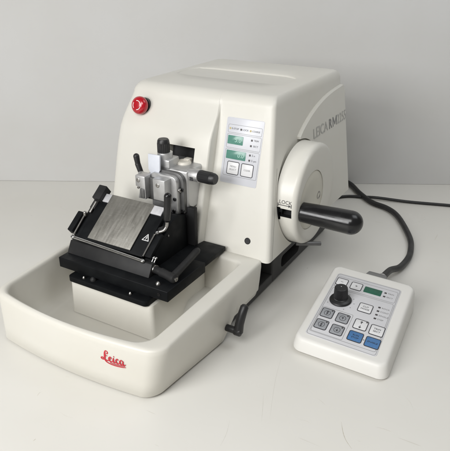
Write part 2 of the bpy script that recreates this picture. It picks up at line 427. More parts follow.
# black base with lifting slot
bm = nb(); box(bm, -118, 136, 8, 250, 3, 81.8, 3); box(bm, -112, 135.4, -148, 12, 3, 19, 2)
base = obj('base', bm, M['base'], None)
c = nb(); prism(c, rrect(42, 116, 15, 37, 8), fx, 112, 160)
boolean(base, c); base.parent = MT; base.data.transform(Matrix.Translation(-world_loc(MT)))
bm = nb(); box(bm, 112.5, 114, 38, 122, 12, 42); obj('slot_lining', bm, M['dark'], base)
for x, y in ((-95, -135), (120, -120), (-95, 225), (120, 225)):
    bm = nb(); cyl(bm, (x, y, 0), (x, y, 4), 10); obj('rubber_foot', bm, M['rubber'], base)
bm = nb(); loopp = [[V((x, y, z)) for x, y in rrect(-78 + i, 70 - i, -226 + i, -88, 7)] for z, i in ((13.5, -1.5), (16, -.8), (62, .4), (65, 1.2), (66.5, 3))]
b = loft(loopp); obj('pedestal', b, M['tray'], MT)

# emergency stop
fn = V((0, -1, .26)).normalized()
pc = V((-82, yf(277) - prot(277) + .5, 277))
bm = nb(); lathe(bm, pc + V((0, 0, 0)), fn, [(-3, 0), (-3, 13), (3, 13), (4, 12), (4, 8), (7, 8), (7, 0)], 40)
es_ = obj('emergency_stop', bm, M['gloss'], MT)
bm = nb(); prof = [(5, 0), (5, 9), (6, 12.6), (8, 13.8), (11, 14), (14, 13.4), (16.5, 11.5), (18, 8.7), (18.8, 5), (19, 0)]
lathe(bm, pc, fn, prof, 40); obj('mushroom_cap', bm, M['red'], es_)
fcap = plane_f(pc + fn * 19.0, (1, 0, 0), (0, .26, 1))
bm = nb()
for a0 in (30, 150, 270):
    arc = [(7 * math.cos(R(a0 + 9 * k)), 7 * math.sin(R(a0 + 9 * k))) for k in range(9)]
    for p, q in zip(arc, arc[1:]):
        d = V((q[0] - p[0], q[1] - p[1])).normalized(); w = V((-d.y, d.x)) * .55
        bb = nb(); zz = [-.5, -.5, -.5, -.5]
        vs = [bb.verts.new(fcap(s[0], s[1], -.42)) for s in ((p[0] - w.x, p[1] - w.y), (q[0] - w.x, q[1] - w.y), (q[0] + w.x, q[1] + w.y), (p[0] + w.x, p[1] + w.y))]
        bb.faces.new(vs); merge(bm, bb)
obj('arrow_marks', bm, M['white'], es_, 0)

# control panel on the front column; local p = x from 66, q = up the slope from z = 185
fp = plane_f((66, -40, 185), (1, 0, 0), (0, .26, 1))
S_ = math.hypot(1, .26)
bm = nb(); slab(bm, fp, 0, 61, -.5, 95.5, -.3, .5, 2.5, .15)
cp = obj('control_panel', bm, M['overlay'], MT)
bm = nb()
for a in ((3.5, 61 - 2, 73.5, 85.5), (3.5, 59.5, 51.5, 72), (3.5, 59.5, 10.5, 50)): outline(bm, fp, a[0], a[1], a[2], a[3], 2, .45, .62)
obj('frame_lines', bm, M['inkg'], cp, 0)
for a, t in (((5, 30.5, 57, 69.5), '5.0'), ((5.5, 38, 35.5, 48), '0.0')):
    bm = nb(); slab(bm, fp, *a, .2, .8, .8, .1); dp = obj('display', bm, M['lcd'], cp)
    texts('digits', M['lcdink'], dp, [(t, 9, a[1] - 3, (a[2] + a[3]) / 2, 'RIGHT')], fp, t=.85, shear=.12)
for a, t in (((10, 29, 13.5, 31.5), ('MENU', 'SELECT')), ((33.5, 52.5, 13.5, 31.5), ('CLEAR',))):
    bm = nb(); slab(bm, fp, *a, .2, .75, 2.2, .1); kb = obj('button', bm, M['key'], cp)
    bm = nb(); outline(bm, fp, a[0] - .7, a[1] + .7, a[2] - .7, a[3] + .7, 2.6, 1.0, .9); obj('button_frame', bm, M['ink'], cp, 0)
    cx_ = (a[0] + a[1]) / 2; cy_ = (a[2] + a[3]) / 2
    texts('lettering', M['inkg'], cp, [(s, 3.6, cx_, cy_ + (len(t) - 1) * 2.2 - 4.4 * i, 'CENTER') for i, s in enumerate(t)], fp, t=.95)
for x, y, m_ in ((7, 79.5, 'ledy'), (25, 79.5, 'leda'), (40.5, 79.5, 'ledy'), (44.5, 66.5, 'leda'), (44, 58.5, 'leda'), (44.5, 45, 'leda'), (44.5, 37.5, 'leda')):
    bm = nb(); slab(bm, fp, x - 1.4, x + 1.4, y - 1.4, y + 1.4, .2, .75, .5); obj('indicator', bm, M[m_], cp)
texts('lettering', M['ink'], cp, [('E-STOP', 3.6, 9.5, 79.5, 'LEFT'), ('LOCK', 3.6, 27.5, 79.5, 'LEFT'), ('COARSE', 3.4, 43, 79.5, 'LEFT'),
      ('TRIM', 3.6, 47.5, 66.5, 'LEFT'), ('SECT', 3.6, 47.5, 58.5, 'LEFT'), ('\u03a3-n', 3.6, 47.5, 45, 'LEFT'), ('\u03a3-\u00b5m', 3.6, 47.5, 37.5, 'LEFT')], fp, t=.65)
# plugged screw hole in the column
ph = V((125.4, yf(107.6), 107.6))
bm = nb(); lathe(bm, ph - fn * 2, fn, [(0, 0), (0, 5), (2.3, 5), (2.6, 4.4), (2.15, 3.9), (2.1, 0)], 24); obj('screw_plug', bm, M['rubber'], MT)

# handwheel
WC = V((0, 55, 154)); WR = 80.
bm = nb()
prof = [(150, 0), (150, WR - 2), (151, WR)] + [(176 + 8 * math.sin(R(90 * k / 7)), WR - 8 + 8 * math.cos(R(90 * k / 7))) for k in range(8)]
prof += [(184.4, 60), (184.4, 0)]
lathe(bm, WC, (1, 0, 0), prof, 120)
wheel = obj('handwheel', bm, M['wheel'], None, 40)
c = nb(); box(c, 158.5, 178, -60, -13, 141.5, 155, 0)
boolean(wheel, c)
c = nb(); box(c, 140, 160.3, -60, -16, 136, 156.5, 0)
boolean(wheel, c); wheel.parent = MT; wheel.data.transform(Matrix.Translation(-world_loc(MT)))
c = nb(); cyl(c, (181.6, 37, 151), (195, 37, 151), 46.6, bev=0, seg=80)
boolean(wheel, c)
bm = nb()
for a in ((158.8, 177.7, -13.9, -13.1, 141.8, 154.7), (158.8, 177.7, -23.6, -13.9, 141.6, 142.0), (158.8, 177.7, -23.6, -13.9, 154.5, 154.9), (177.5, 177.9, -23.6, -13.9, 142, 154.5), (150.2, 160.2, -17, -16.1, 136.2, 156.3), (150.2, 158.8, -23.4, -17, 136.1, 136.5), (150.2, 158.8, -23.4, -17, 156.1, 156.5)):
    box(bm, *a)
obj('lock_slot_lining', bm, M['dark'], wheel)
bm = nb(); box(bm, 151, 157.5, -26.5, -13, 138, 155.5, 1); box(bm, 157, 163, -24, -14, 148, 154, .8); obj('lock_lever', bm, M['black'], wheel)
bm = nb(); lathe(bm, V((0, 37, 151)), (1, 0, 0), [(181.65, 0), (181.65, 45.9), (183.2, 45.9), (183.6, 45.3), (183.9, 30), (183.9, 0)], 80); hub = obj('hub', bm, M['hub'], wheel)
bm = nb(); lathe(bm, V((183.0, 66, 149)), (1, 0, 0), [(0, 0), (0, 6.4), (1.4, 6.4), (1.7, 5.6), (.6, 3.4), (.5, 0)], 30); obj('hub_screw', bm, M['steel'], hub)
HA = V((0, -7, 148))
prof = [(183.9, 0), (183.9, 14.2), (184.7, 15), (205, 16), (235, 17.0), (259, 17.6)] + [(259 + 17.4 * math.sin(R(90 * k / 10)), 17.6 * math.cos(R(90 * k / 10))) for k in range(1, 11)]
bm = nb(); lathe(bm, HA, (1, .045, -.02), prof, 56); obj('crank_handle', bm, M['gloss'], wheel)
fr = lambda p, q, t: V((157.5 + p, WC.y - math.sqrt((WR + t) ** 2 - (160 + q - WC.z) ** 2), 160 + q))
texts('lettering', M['ink'], wheel, [('LOCK', 7.6, 0, 5.0, 'LEFT')], fr, t=.15)
bm = nb()
for a in ((-1, 19, 0, .9), (19.2, 20.1, -2.2, 3.2), (-1.8, -.9, -2.2, 3.2)): prism(bm, [(a[0], a[2]), (a[1], a[2]), (a[1], a[3]), (a[0], a[3])], fr, .05, .25)
prism(bm, [(15.5, -1.6), (19, .45), (15.5, 2.5)], fr, .05, .25)
obj('lock_arrow', bm, M['ink'], wheel, 0)
# small steel pin under the wheel
bm = nb(); cyl(bm, (166, 28, 75.5), (199, 52, 73), 3.4); obj('brake_pin', bm, M['alu2'], wheel)

# ------------------------------------------------------------------ specimen head
SH = bpy.data.objects.new('specimen_head', None); COL.objects.link(SH); SH.parent = MT; SH.location = V((10, -60, 180)) * K - MT.location
bm = nb(); box(bm, -11, 43, -92, -26, 150, 211, 3.5, 4); obj('head_block', bm, M['alu'], SH)
def arch(x0, x1, z0, z1, r, y0, y1, m, name, bev=1):
    P = [(x0, z0), (x1, z0)] + [(x1 - r + r * math.cos(R(a)), z1 - r + r * math.sin(R(a))) for a in range(0, 91, 15)] + [(x0 + 3, z1), (x0, z1 - 3)]
    bm = nb(); prism(bm, P, fy, y0, y1, bev, 3); return obj(name, bm, m, SH)
bm = nb(); box(bm, -14, 54, -93, -84.8, 95.2, 156, 1); obj('guide_column', bm, M['dark'], SH)
arch(-12, 41, 148, 209, 15, -99, -92.2, M['alu2'], 'arch_plate')
arch(-10, 35, 146, 206, 11, -108, -99.2, M['alu'], 'arch_plate')
bm = nb(); box(bm, -24, 24, -112, -107, 165, 199, 1); obj('jaw_carrier', bm, M['alu2'], SH)
bm = nb(); box(bm, 3.5, 25, -123, -104, 171, 203.5, 1.4); rj = obj('jaw', bm, M['alu'], SH)
bm = nb(); prism(bm, [(-28, 186), (-20, 186), (-24, 168), (-10.5, 168), (-10.5, 203), (-28, 203)], fy, -122.5, -104, 1.1); lj = obj('jaw', bm, M['alu'], SH)
bm = nb(); box(bm, -19.5, -12, -124.2, -122, 170, 184, 1); obj('jaw_step', bm, M['alu2'], lj)
hexscrew('screw', (-22.5, -122.3, 196), (0, -1, 0), 3.1, 1.2, M['steel'], lj); hexscrew('screw', (12.5, -122.8, 194.5), (0, -1, 0), 3.1, 1.2, M['steel'], rj)
hexscrew('screw', (-23, -121, 184.5), (0, -1, 0), 2.0, 2.4, M['steel'], lj)
bm = nb(); prism(bm, [(-17.5, 231), (3.5, 231.5), (2.5, 209), (-3, 199), (-12, 198), (-18, 208)], fy, -103, -100, .5); obj('clamp_plate', bm, M['cassette'], SH)
bm = nb(); box(bm, -13, 13, -93, -67, 209, 223, 2.2); cyl(bm, (-2, -82, 220), (-2, -82, 231), 11.4); obj('knob_seat', bm, M['alu'], SH)
def knurled(name, o, d, L, r, m):
    bm = nb(); lathe(bm, o, d, [(0, 0), (0, r * .92), (1.2, r), (L * .72, r), (L * .73, r * .98), (L * .9, r * .93), (L, r * .78), (L, r * .5), (L, 0)], 44, ribs=(.07, 1.0, L * .72)); return obj(name, bm, m, SH)
knurled('knob', (-3.5, -83, 229.5), (0, 0, 1), 21, 9.3, M['rubber'])
bm = nb(); cyl(bm, (38, -80, 203), (58, -81, 204), 9.8, bev=1); seat = obj('knob_seat', bm, M['alu'], SH)
bm = nb()
for z in (199.5, 202.5): box(bm, 46, 51, -91.3, -88, z - 1, z + 1, .2)
obj('scale_marks', bm, M['ink'], seat)
knurled('knob', (57.5, -81, 204), (1, -.05, .0), 27, 9.0, M['rubber'])
bm = nb(); lathe(bm, (17, -62, 210), (0, 0, 1), [(0, 0), (0, 11.5), (3, 11), (4.4, 9.8), (4.6, 6.5), (3.2, 6), (3, 0)], 36); box(bm, 12, 22, -56, -46, 210, 215.5, 1.2); obj('locking_disc', bm, M['ivory'], SH)
bm = nb(); capsule(bm, (-44, -87, 190), (-50, -87, 205), 4.0, 4.4); capsule(bm, (-49.5, -87, 203), (-52, -87, 217), 3.9, 4.7); obj('clamp_lever', bm, M['rubber'], SH)
bm = nb(); cyl(bm, (-46, -88, 192), (-20, -94, 190), 4.2); box(bm, -26, -9, -104, -88, 180, 198, 1); obj('lever_pivot', bm, M['alu'], SH)
for p in ((31, -108, 172), (29, -108, 153), (38, -99, 185), (38.5, -99, 152)): hexscrew('screw', p, (0, -1, 0), 2.7, 2.0, M['gloss'], SH)
hexscrew('screw', (35.2, -103, 185), (1, 0, 0), 3.0, 3.0, M['steel'], SH); hexscrew('screw', (43, -60, 192), (1, 0, 0), 2.4, 1.5, M['gloss'], SH)

# ------------------------------------------------------------------ knife holder
KH = empty('knife_holder', 'black knife holder with scratched steel plate and clamping levers, sitting on the cream pedestal', 'knife holder', (0, -170, 79))
bm = nb(); box(bm, -99, 94, -221, -128, 79, 95, 1.2)
P = [(-60, -129), (93.5, -129), (93.5, -70), (55, -70), (52.5, -84.5), (-60, -84.5)]
prism(bm, P, fz, 87.5, 94.9, .6)
bp = obj('base_plate', bm, M['black'], KH)
bm = nb(); prism(bm, rrect(-76, 65, -230, -140, 6), fz, 66.6, 74.8, .8); box(bm, -70, 60, -216, -140, 74.5, 79.2); obj('clamping_rail', bm, M['black'], KH)
for x, y in ((-50, -223.5), (33.5, -223.5)): hexscrew('screw', (x, y, 74.8), (0, 0, 1), 2.5, 3.6, M['steel'], KH, True)
hexscrew('screw', (-35, -221, 74.8), (0, 0, 1), 4.6, 5.4, M['graphite'], KH, True)
hexscrew('screw', (72, -211, 95), (0, 0, 1), 3.6, 4.4, M['steel'], KH, True)
hexscrew('screw', (80, -221, 87.5), (0, -1, 0), 2.4, .8, M['gloss'], KH)
bm = nb(); prism(bm, [(-205, 95.2), (-195.5, 112), (-188, 112), (-188, 95.2)], fx, -97, 51.5, .8); obj('front_bar', bm, M['graphite'], KH)
bm = nb(); prism(bm, [(-190, 95.1), (-190, 108), (-136, 149), (-118, 153), (-99, 147), (-97, 95.1)], fx, -89, 43, 1.2); obj('segment_block', bm, M['black'], KH)
# tilted bed: p = x, q along slope from y=-190 z=120, t normal
tl = V((0, 1, .74)).normalized(); ft = plane_f((0, -190, 120), (1, 0, 0), tl); Q = 1 / tl.y
def tq(y): return (y + 190) * Q
bm = nb(); slab(bm, ft, -86, 32, tq(-193), tq(-128), -7, -1.3, 1, .5); slab(bm, ft, -97, -85, tq(-190), tq(-150), -9, -3.5, 1, .5); obj('tilt_bed', bm, M['black'], KH)
bm = nb(); slab(bm, ft, 34, 44, tq(-191), tq(-160), -8, -2, 1, .5); obj('side_rail', bm, M['black'], KH)
bm = nb(); slab(bm, ft, -67.5, 10.2, tq(-190), tq(-128.5), -.2, 1.4, .8, .3); obj('guard_plate', bm, M['plate'], KH)
bm = nb(); slab(bm, ft, -79, 28, tq(-140), tq(-129), -1.0, .9, .4, .2); obj('knife_strip', bm, M['blade'], KH)
bm = nb(); slab(bm, ft, -94, -79.5, tq(-141), tq(-122), -6, 8, .8, .8); slab(bm, ft, -94, -85, tq(-152), tq(-140), -8, 1, .8, .5); obj('end_bracket', bm, M['graphite'], KH)
bm = nb(); tube(bm, [(-95.5, -192, 116), (36.5, -197, 114)], 2.5); capsule(bm, (-95.5, -192, 116), (-94, -192, 116), 3.3, 3.3); capsule(bm, (35.5, -197, 114), (37, -197, 114), 3.1, 3.1); gr = obj('guard_rod', bm, M['chrome'], KH)
bm = nb(); tube(bm, [ft(-94.5, tq(-189), 0), ft(-95, tq(-163), 1.0)], 1.7); capsule(bm, ft(-95, tq(-163), 0), ft(-95, tq(-161), 3), 3.0, 2.6); tube(bm, [ft(-90, tq(-158), -1), ft(-88.5, tq(-143), 1)], 2.2); obj('guard_arm', bm, M['steel'], KH)
bm = nb(); tube(bm, [ft(33.2, tq(-192), -1), ft(33.2, tq(-163), -1)], 1.3); obj('guard_arm', bm, M['steel'], KH)
bm = nb(); slab(bm, ft, -107, -97.5, tq(-188), tq(-161), -7, 4, 1.5, 1.0); obj('guard_block', bm, M['black'], KH)
# warning triangle
bm = nb(); cx_, cq = 23.5, tq(-169.5); tri = [(-5.2, -4.4), (5.2, -4.4), (0, 5.2)]
for i in range(3):
    a = V(tri[i]); b2 = V(tri[(i + 1) % 3]); d = (b2 - a).normalized(); w = V((-d.y, d.x)) * .55; a2 = a - d * .4; b3 = b2 + d * .4
    prism(bm, [(cx_ + s.x, cq + s.y) for s in (a2 - w, b3 - w, b3 + w, a2 + w)], ft, -1.4, -1.05 + .01 * i)
for a, b2 in (((.9, 2.0), (-.7, -.6)), ((-.7, -.6), (.9, -.4)), ((.9, -.4), (-.5, -3.0))):
    a, b2 = V(a), V(b2); d = (b2 - a).normalized(); w = V((-d.y, d.x)) * .45
    prism(bm, [(cx_ + s.x, cq + s.y) for s in (a - w, b2 - w, b2 + w, a + w)], ft, -1.4, -1.0)
obj('warning_triangle', bm, M['white'], KH, 0)
# eccentric lever on the right, black grip on a bent rod
bm = nb(); capsule(bm, (48.5, -153, 162), (49.5, -150, 195), 4.8, 5.4); grip = obj('lever_grip', bm, M['gloss'], KH)
bm = nb(); tube(bm, spline([(48.4, -153.5, 161), (48, -154, 152), (45.5, -157, 146), (40, -161, 143.5)], 8), 2.4); obj('lever_rod', bm, M['steel'], grip)
bm = nb(); cyl(bm, (30, -150, 139), (45, -154, 147), 4.2); obj('lever_shaft', bm, M['graphite'], KH)
hexscrew('screw', (37.5, -162, 142), (.1, -.8, .6), 2.9, 4, M['chrome'], KH, True)
hexscrew('screw', (43.3, -145, 132), (1, 0, 0), 1.6, 1, M['steel'], KH)
for x in (45.5, 49.5):
    bm = nb(); tube(bm, [(x, -196, 104), (x + .5, -184, 116)], 1.0); capsule(bm, (x + .5, -184.5, 115.5), (x + .5, -184, 116), 1.9, 1.9); obj('adjusting_pin', bm, M['chrome'], KH)
# clamping lever, lower right
bm = nb(); cyl(bm, (52, -191, 103), (66, -193.5, 103), 5.2); lathe(bm, (65, -193.3, 103), (26, -5, -.5), [(0, 0), (0, 6.2), (12, 5.8), (22, 6.8), (26, 6.4), (27.5, 4), (27.5, 0)], 28)
tube(bm, [(86, -195, 104), (85.5, -180, 106), (84.5, -155, 109.5), (83, -135, 112), (82.8, -131, 112.4), (82.7, -128.5, 112.6)], lambda t: (5.4 - .6 * math.sin(math.pi * t) + .6 * t) * (.6 if t > .98 else .86 if t > .78 else 1))
cl = obj('clamping_lever', bm, M['graphite'], KH)
hexscrew('screw', (92, -198.5, 102.5), (26, -5, -.5), 3.0, 1.6, M['steel'], cl)
bm = nb(); cyl(bm, (50, -190.5, 103), (54.5, -191.4, 103), 6.2); obj('collar', bm, M['steel'], cl)

# ------------------------------------------------------------------ waste tray
TR = empty('waste_tray', 'deep cream section waste tray with red script writing, in front of the microtome', 'tray', (10, -190, 0))
def tray_loop(L0, L1, Rr, F, B, bow, z, r=22, dr=0):
    """L0 left x at the front, L1 at the back; bow pushes the middle of the front out"""
    P = []
    cxm = (L0 + Rr) / 2; hw = (Rr - L0) / 2
    def fr(x): return F - bow * (1 - ((x - cxm) / hw) ** 2)
    nF = 22
    pts = rrect(0, 1, 0, 1, .001, 1)
    P2 = []
    rb = 10
    for i in range(9):                                   # front left corner
        a = R(180 + 90 * i / 8); P2.append((L0 + r + r * math.cos(a), F + r + r * math.sin(a)))
    for i in range(1, nF): P2.append((L0 + r + (Rr - L0 - 2 * r) * i / nF, F))
    for i in range(9):
        a = R(-90 + 90 * i / 8); P2.append((Rr - r + r * math.cos(a), F + r + r * math.sin(a)))
    for i in range(1, 14): P2.append((Rr, F + r + (B - rb - F - r) * i / 14))
    for i in range(5):
        a = R(90 * i / 4); P2.append((Rr - rb + rb * math.cos(a), B - rb + rb * math.sin(a)))
    for i in range(1, 14): P2.append((Rr - rb + (L0 + rb - Rr + rb) * i / 14, B))
    for i in range(5):
        a = R(90 + 90 * i / 4); P2.append((L0 + rb + rb * math.cos(a), B - rb + rb * math.sin(a)))
    for i in range(1, 14): P2.append((L0, B - rb + (F + r - B + rb) * i / 14))
    for x, y in P2:
        w = max(0, min(1, (y - F) / 60.)) ; wf = 1 - w
        if y < F + 60: y = y - bow * max(0, 1 - ((x - cxm) / hw) ** 2) * wf * wf
        t = (y + 300) / 230.
        u = (Rr - x) / (Rr - L0)
        x = x + (L1 - L0) * max(0, min(1.05, t)) * u
        if dr: x = x - dr * max(0, min(1, (-172 - y) / 130)) * (1 - u)
        P.append(V((x, y, z)))
    return P
def lift(P, k):
    for p in P:
        t = max(0, min(1, (p.y + 165) / 26)); s = t * t * (3 - 2 * t); p.z = max(p.z, k + 22.5 * s) if s > 0 else p.z
    return P
LO = []
def ol(z, i, bow=14): return tray_loop(-124 - (1.1 * i if z < 77 else -i), -146 + i, 154 - i * .8, -319 + i * (.68 if z < 77 else 1), -62 - i * .2, bow - (.3 * i if z < 77 else 0), z, 19, max(0, (76 - z) / 76 * 13))
LO.append(lift(ol(2.5, 13), 2.5)); LO.append(lift(ol(2.7, 10.5), 2.7)); LO.append(lift(ol(5, 8.6), 5)); LO.append(lift(ol(13.4, 6.9), 10))
LO.append(lift(ol(15, 5.8), 13)); LO.append(lift(ol(30, 4.2), 14)); LO.append(ol(55, 2.0)); LO.append(ol(76, 0))
for k in range(1, 6):
    a = R(90 * k / 5); LO.append(ol(80 + 5 * math.sin(a), 5 * (1 - math.cos(a))))
def il(z, i, f=1.):   # inner outline
    return tray_loop(-114 + i, -133 + i, 128 - i * 1.1, -310 + i, -86 - i, 14, z, 20)
for k in range(0, 6):
    a = R(90 * k / 5); LO.append(il(85 - 6 * (1 - math.cos(a)), -4 + 4 * math.sin(a)))
LO += [lift(il(60, 2.5), 0), lift(il(38, 4.5), 6), lift(il(27, 6.5), 7), lift(il(20, 10), 7.5), lift(il(15.5, 15), 8), lift(il(13, 22), 8), lift(il(12.6, 34), 8)]
b = loft(LO); tray = obj('basin', b, M['tray'], TR, 45)
# script logo on the bowed front, p = x, q = height
def ftray(p, q, t):
    cxm = 15; hw = 139; i = max(2.0 + (55 - q) * .088, 2.0 - (q - 55) * .095)
    y = -319 + .68 * i - (14 - .3 * i) * (1 - ((p - cxm) / hw) ** 2)
    n = V((2 * 14 * (p - cxm) / hw ** 2 * 1, -1, 0)).normalized()
    return V((p, y, q)) + n * t
def stroke(bm, pts, w, n=10, t=.35):
    S = spline([(p[0], p[1], 0) for p in pts], n); L = len(S); A, B = [], []
    b = nb()
    for i, p in enumerate(S):
        d = (S[min(i + 1, L - 1)] - S[max(i - 1, 0)]); d.normalize(); nrm = V((-d.y, d.x, 0))
        k = i / (L - 1) * (len(w) - 1); j = min(int(k), len(w) - 2); ww = (w[j] + (w[j + 1] - w[j]) * (k - j)) / 2
        a_, b_ = p + nrm * ww, p - nrm * ww
        A.append((b.verts.new(ftray(a_.x, a_.y, t)), b.verts.new(ftray(a_.x, a_.y, -.1)))); B.append((b.verts.new(ftray(b_.x, b_.y, t)), b.verts.new(ftray(b_.x, b_.y, -.1))))
    for i in range(L - 1):
        b.faces.new((A[i][0], A[i + 1][0], B[i + 1][0], B[i][0])); b.faces.new((A[i][1], A[i + 1][1], A[i + 1][0], A[i][0])); b.faces.new((B[i][0], B[i + 1][0], B[i + 1][1], B[i][1]))
    b.faces.new((A[0][0], B[0][0], B[0][1], A[0][1])); b.faces.new((A[-1][0], A[-1][1], B[-1][1], B[-1][0]))
    merge(bm, b)
bm = nb()
k = 1.0
def T(pts): return [(71 + x, 52 + y) for x, y in pts]
stroke(bm, T([(9.8, 11.6), (11.4, 13.2), (11.2, 15.6), (9.0, 16.0), (7.6, 13.2), (7.0, 9.4), (6.4, 5.4), (4.6, 2.0), (2.0, 1.2), (.6, 2.8), (2.4, 4.2), (5.0, 3.0), (7.6, 1.2), (9.8, 1.0), (11.8, 2.4)]), [1.6, 1.5, 1.2, 1.3, 2.0, 2.6, 2.5, 1.8, 1.2, 1.1, 1.3, 1.6, 1.8, 1.4, .8], t=.35)
stroke(bm, T([(5.2, 6.6), (7.4, 8.0), (10.6, 8.6)]), [.5, 1.0, .6], t=.33)
stroke(bm, T([(11.6, 3.2), (14.4, 5.0), (15.6, 7.2), (14.0, 8.0), (12.4, 5.8), (12.3, 2.8), (13.9, .9), (16.4, 2.0), (17.8, 4.0)]), [.7, 1.0, 1.4, 1.1, 2.0, 2.1, 1.5, 1.0, .6], t=.36)
stroke(bm, T([(17.4, 4.2), (18.9, 7.6), (18.2, 4.4), (18.4, 1.6), (20.2, 1.2), (21.6, 3.2)]), [.6, 1.4, 2.1, 2.1, 1.2, .6], t=.37)
stroke(bm, T([(19.6, 10.2), (20.2, 10.6)]), [1.7, 1.7], t=.35)
stroke(bm, T([(25.6, 6.9), (24.0, 7.9), (22.3, 5.8), (22.2, 2.8), (23.8, .9), (26.0, 2.0), (27.2, 3.6)]), [1.5, 1.3, 1.9, 2.1, 1.5, 1.0, .6], t=.34)
stroke(bm, T([(31.6, 7.0), (29.6, 7.9), (27.6, 5.6), (27.6, 2.2), (29.2, 1.0), (31.2, 3.4), (32.2, 7.2), (31.4, 3.6), (32.0, 1.2), (33.8, 1.6), (35.0, 3.0)]), [1.0, 1.2, 2.0, 2.0, 1.3, .9, 1.3, 2.0, 1.8, 1.2, .6], t=.355)
stroke(bm, T([(5.0, 1.6), (8.0, -1.6), (14, -3.2), (22, -3.4), (30, -2.6), (34.5, -1.6)]), [.5, 1.1, 1.3, 1.2, 1.0, .7], t=.345)
stroke(bm, T([(13, -.6), (18, -1.2), (26, -1.0), (33.5, .0)]), [.4, .8, .8, .6], t=.335)
obj('script_logo', bm, M['redink'], tray, 0)
# clamp lever on the tray's right side
bm = nb(); cyl(bm, (151, -166, 27), (166, -166, 27), 5.0); cyl(bm, (164, -166, 27), (174, -166, 27), 6.4, bev=1.4)
tube(bm, [(169.5, -166, 26), (169.5, -163, 38), (170.5, -158, 50), (171.5, -153, 60), (171.8, -152, 62.5)], lambda t: (6.6 - 1.2 * t) * (.7 if t > .98 else 1))
tlv = obj('locking_lever', bm, M['rubber'], TR); hexscrew('screw', (173.6, -166, 27), (1, 0, 0), 3.0, 1.6, M['gloss'], tlv)

# ------------------------------------------------------------------ remote control unit
CU = empty('control_unit', 'white slanted control unit with black dial, grey and blue keys, lying beside the handwheel', 'control unit', (295, -40, 0))
eu = V((math.cos(R(-1.6)), math.sin(R(-1.6)), 0)); ev = V((-math.sin(R(3.4)), math.cos(R(3.4)), 0)); ro = V((239, -129, 0))
zt = lambda v: 23.1 + .1 * v
def fc(p, q, t): return ro + eu * p + ev * q + V((0, 0, zt(q) + t))
CW, CL = 118., 186.
def cl_(i, zf, r): return [(p, q) for p, q in rrect(i, CW - i, i, CL - i, r, 6)]
lo = []
def csec(i, z, r, rel):   # rel: z measured down from the top plane
    out = []
    for p, q in rrect(i - 4, CW + 9 - i, i - 4, CL - i, r, 6):
        bowf = -3.0 * (1 - ((p - CW / 2) / (CW / 2)) ** 2) * max(0, 1 - q / 40)
        out.append(ro + eu * p + ev * (q + bowf) + V((0, 0, zt(q) + z if rel else z)))
    return out
lo = [csec(3, 2.0, 9, 0), csec(1, 2.2, 11, 0), csec(-1.4, 3.6, 13, 0), csec(-1.2, 9, 13, 0), csec(.3, -7, 13, 1), csec(1.2, -3.6, 12, 1), csec(2.6, -1.5, 11, 1), csec(4.6, -.35, 9, 1), csec(6.6, 0, 7, 1)]
b = loft(lo); obj('case', b, M['ctrl'], CU, 50)
for p, q in ((15, 15), (CW - 15, 15), (15, CL - 15), (CW - 15, CL - 15)):
    bm = nb(); cyl(bm, ro + eu * p + ev * q, ro + eu * p + ev * q + V((0, 0, 2.6)), 6); obj('rubber_foot', bm, M['rubber'], CU)
bm = nb(); prism(bm, rrect(9, 109, 9, 163, 5), fc, -.2, .45, .12); ov = obj('membrane', bm, M['overlayg'], CU)
bm = nb()
outline(bm, fc, 10.5, 107.5, 10.5, 161.5, 4, .5, .6)
outline(bm, fc, 12.5, 105.8, 127, 155, 3, .5, .6)
outline(bm, fc, 12.5, 105.8, 17, 124.5, 3, .5, .6)
outline(bm, fc, 13.8, 59.5, 18.5, 75.5, 2.5, .5, .61)
obj('frame_lines', bm, M['inkg'], ov, 0)
def key(x, y, w, h, m, lines=(), size=3.2, ink='ink', name='key'):
    bm = nb(); slab(bm, fc, x - w / 2, x + w / 2, y - h / 2, y + h / 2, .2, .85, 2.2, .1); kx = obj(name, bm, M[m], ov)
    bm = nb(); outline(bm, fc, x - w / 2 - .7, x + w / 2 + .7, y - h / 2 - .7, y + h / 2 + .7, 2.8, 1.0, 1.0); obj('key_frame', bm, M['ink'], kx, 0)
    if lines:
        bm = nb()
        for i, s in enumerate(lines): merge(bm, text_bm(s, size, fc, x, y + (len(lines) - 1) * size * .6 - i * size * 1.2, t=1.0, align='CENTER'))
        obj('lettering', bm, M[ink], kx, 0)
    return kx
key(21.5, 142, 16.5, 17, 'key', ('\u2212',), 8); key(44.5, 141.5, 16.5, 17, 'key', ('+',), 8)
bm = nb(); slab(bm, fc, 57, 83.5, 134, 148, .2, 1.0, 1.2, .15); obj('display', bm, M['lcdg'], ov)
key(70.5, 97.5, 19, 19, 'key', ('CUT', 'MODE'), 4.4)
kx = key(74.2, 60, 18, 20, 'key'); bm = nb()
for s in (1, -1):
    c0 = 60 + 5.0 * s
    prism(bm, [(73.7, c0 - 3 * s), (74.7, c0 - 3 * s), (74.7, c0), (76.4, c0), (74.2, c0 + 2.8 * s), (72.0, c0), (73.7, c0)], fc, .8, 1.0)
obj('arrow_marks', bm, M['ink'], kx, 0)
bm = nb(); prism(bm, rrect(80, 82.2, 67, 69.2, .3), fc, .8, 1.05); obj('indicator', bm, M['leda'], kx)
key(97.5, 58.5, 18.5, 20, 'key', ('TRIM', 'SECT'), 4.4)
key(74, 33.5, 19, 19, 'keyb', ('RUN', 'STOP'), 4.2); key(98, 32.5, 19, 19, 'keyb', ('ENABLE',), 4.0)
texts('lettering', M['ink'], ov, [('+', 5, 86, 32.5, 'CENTER')], fc, t=.6)
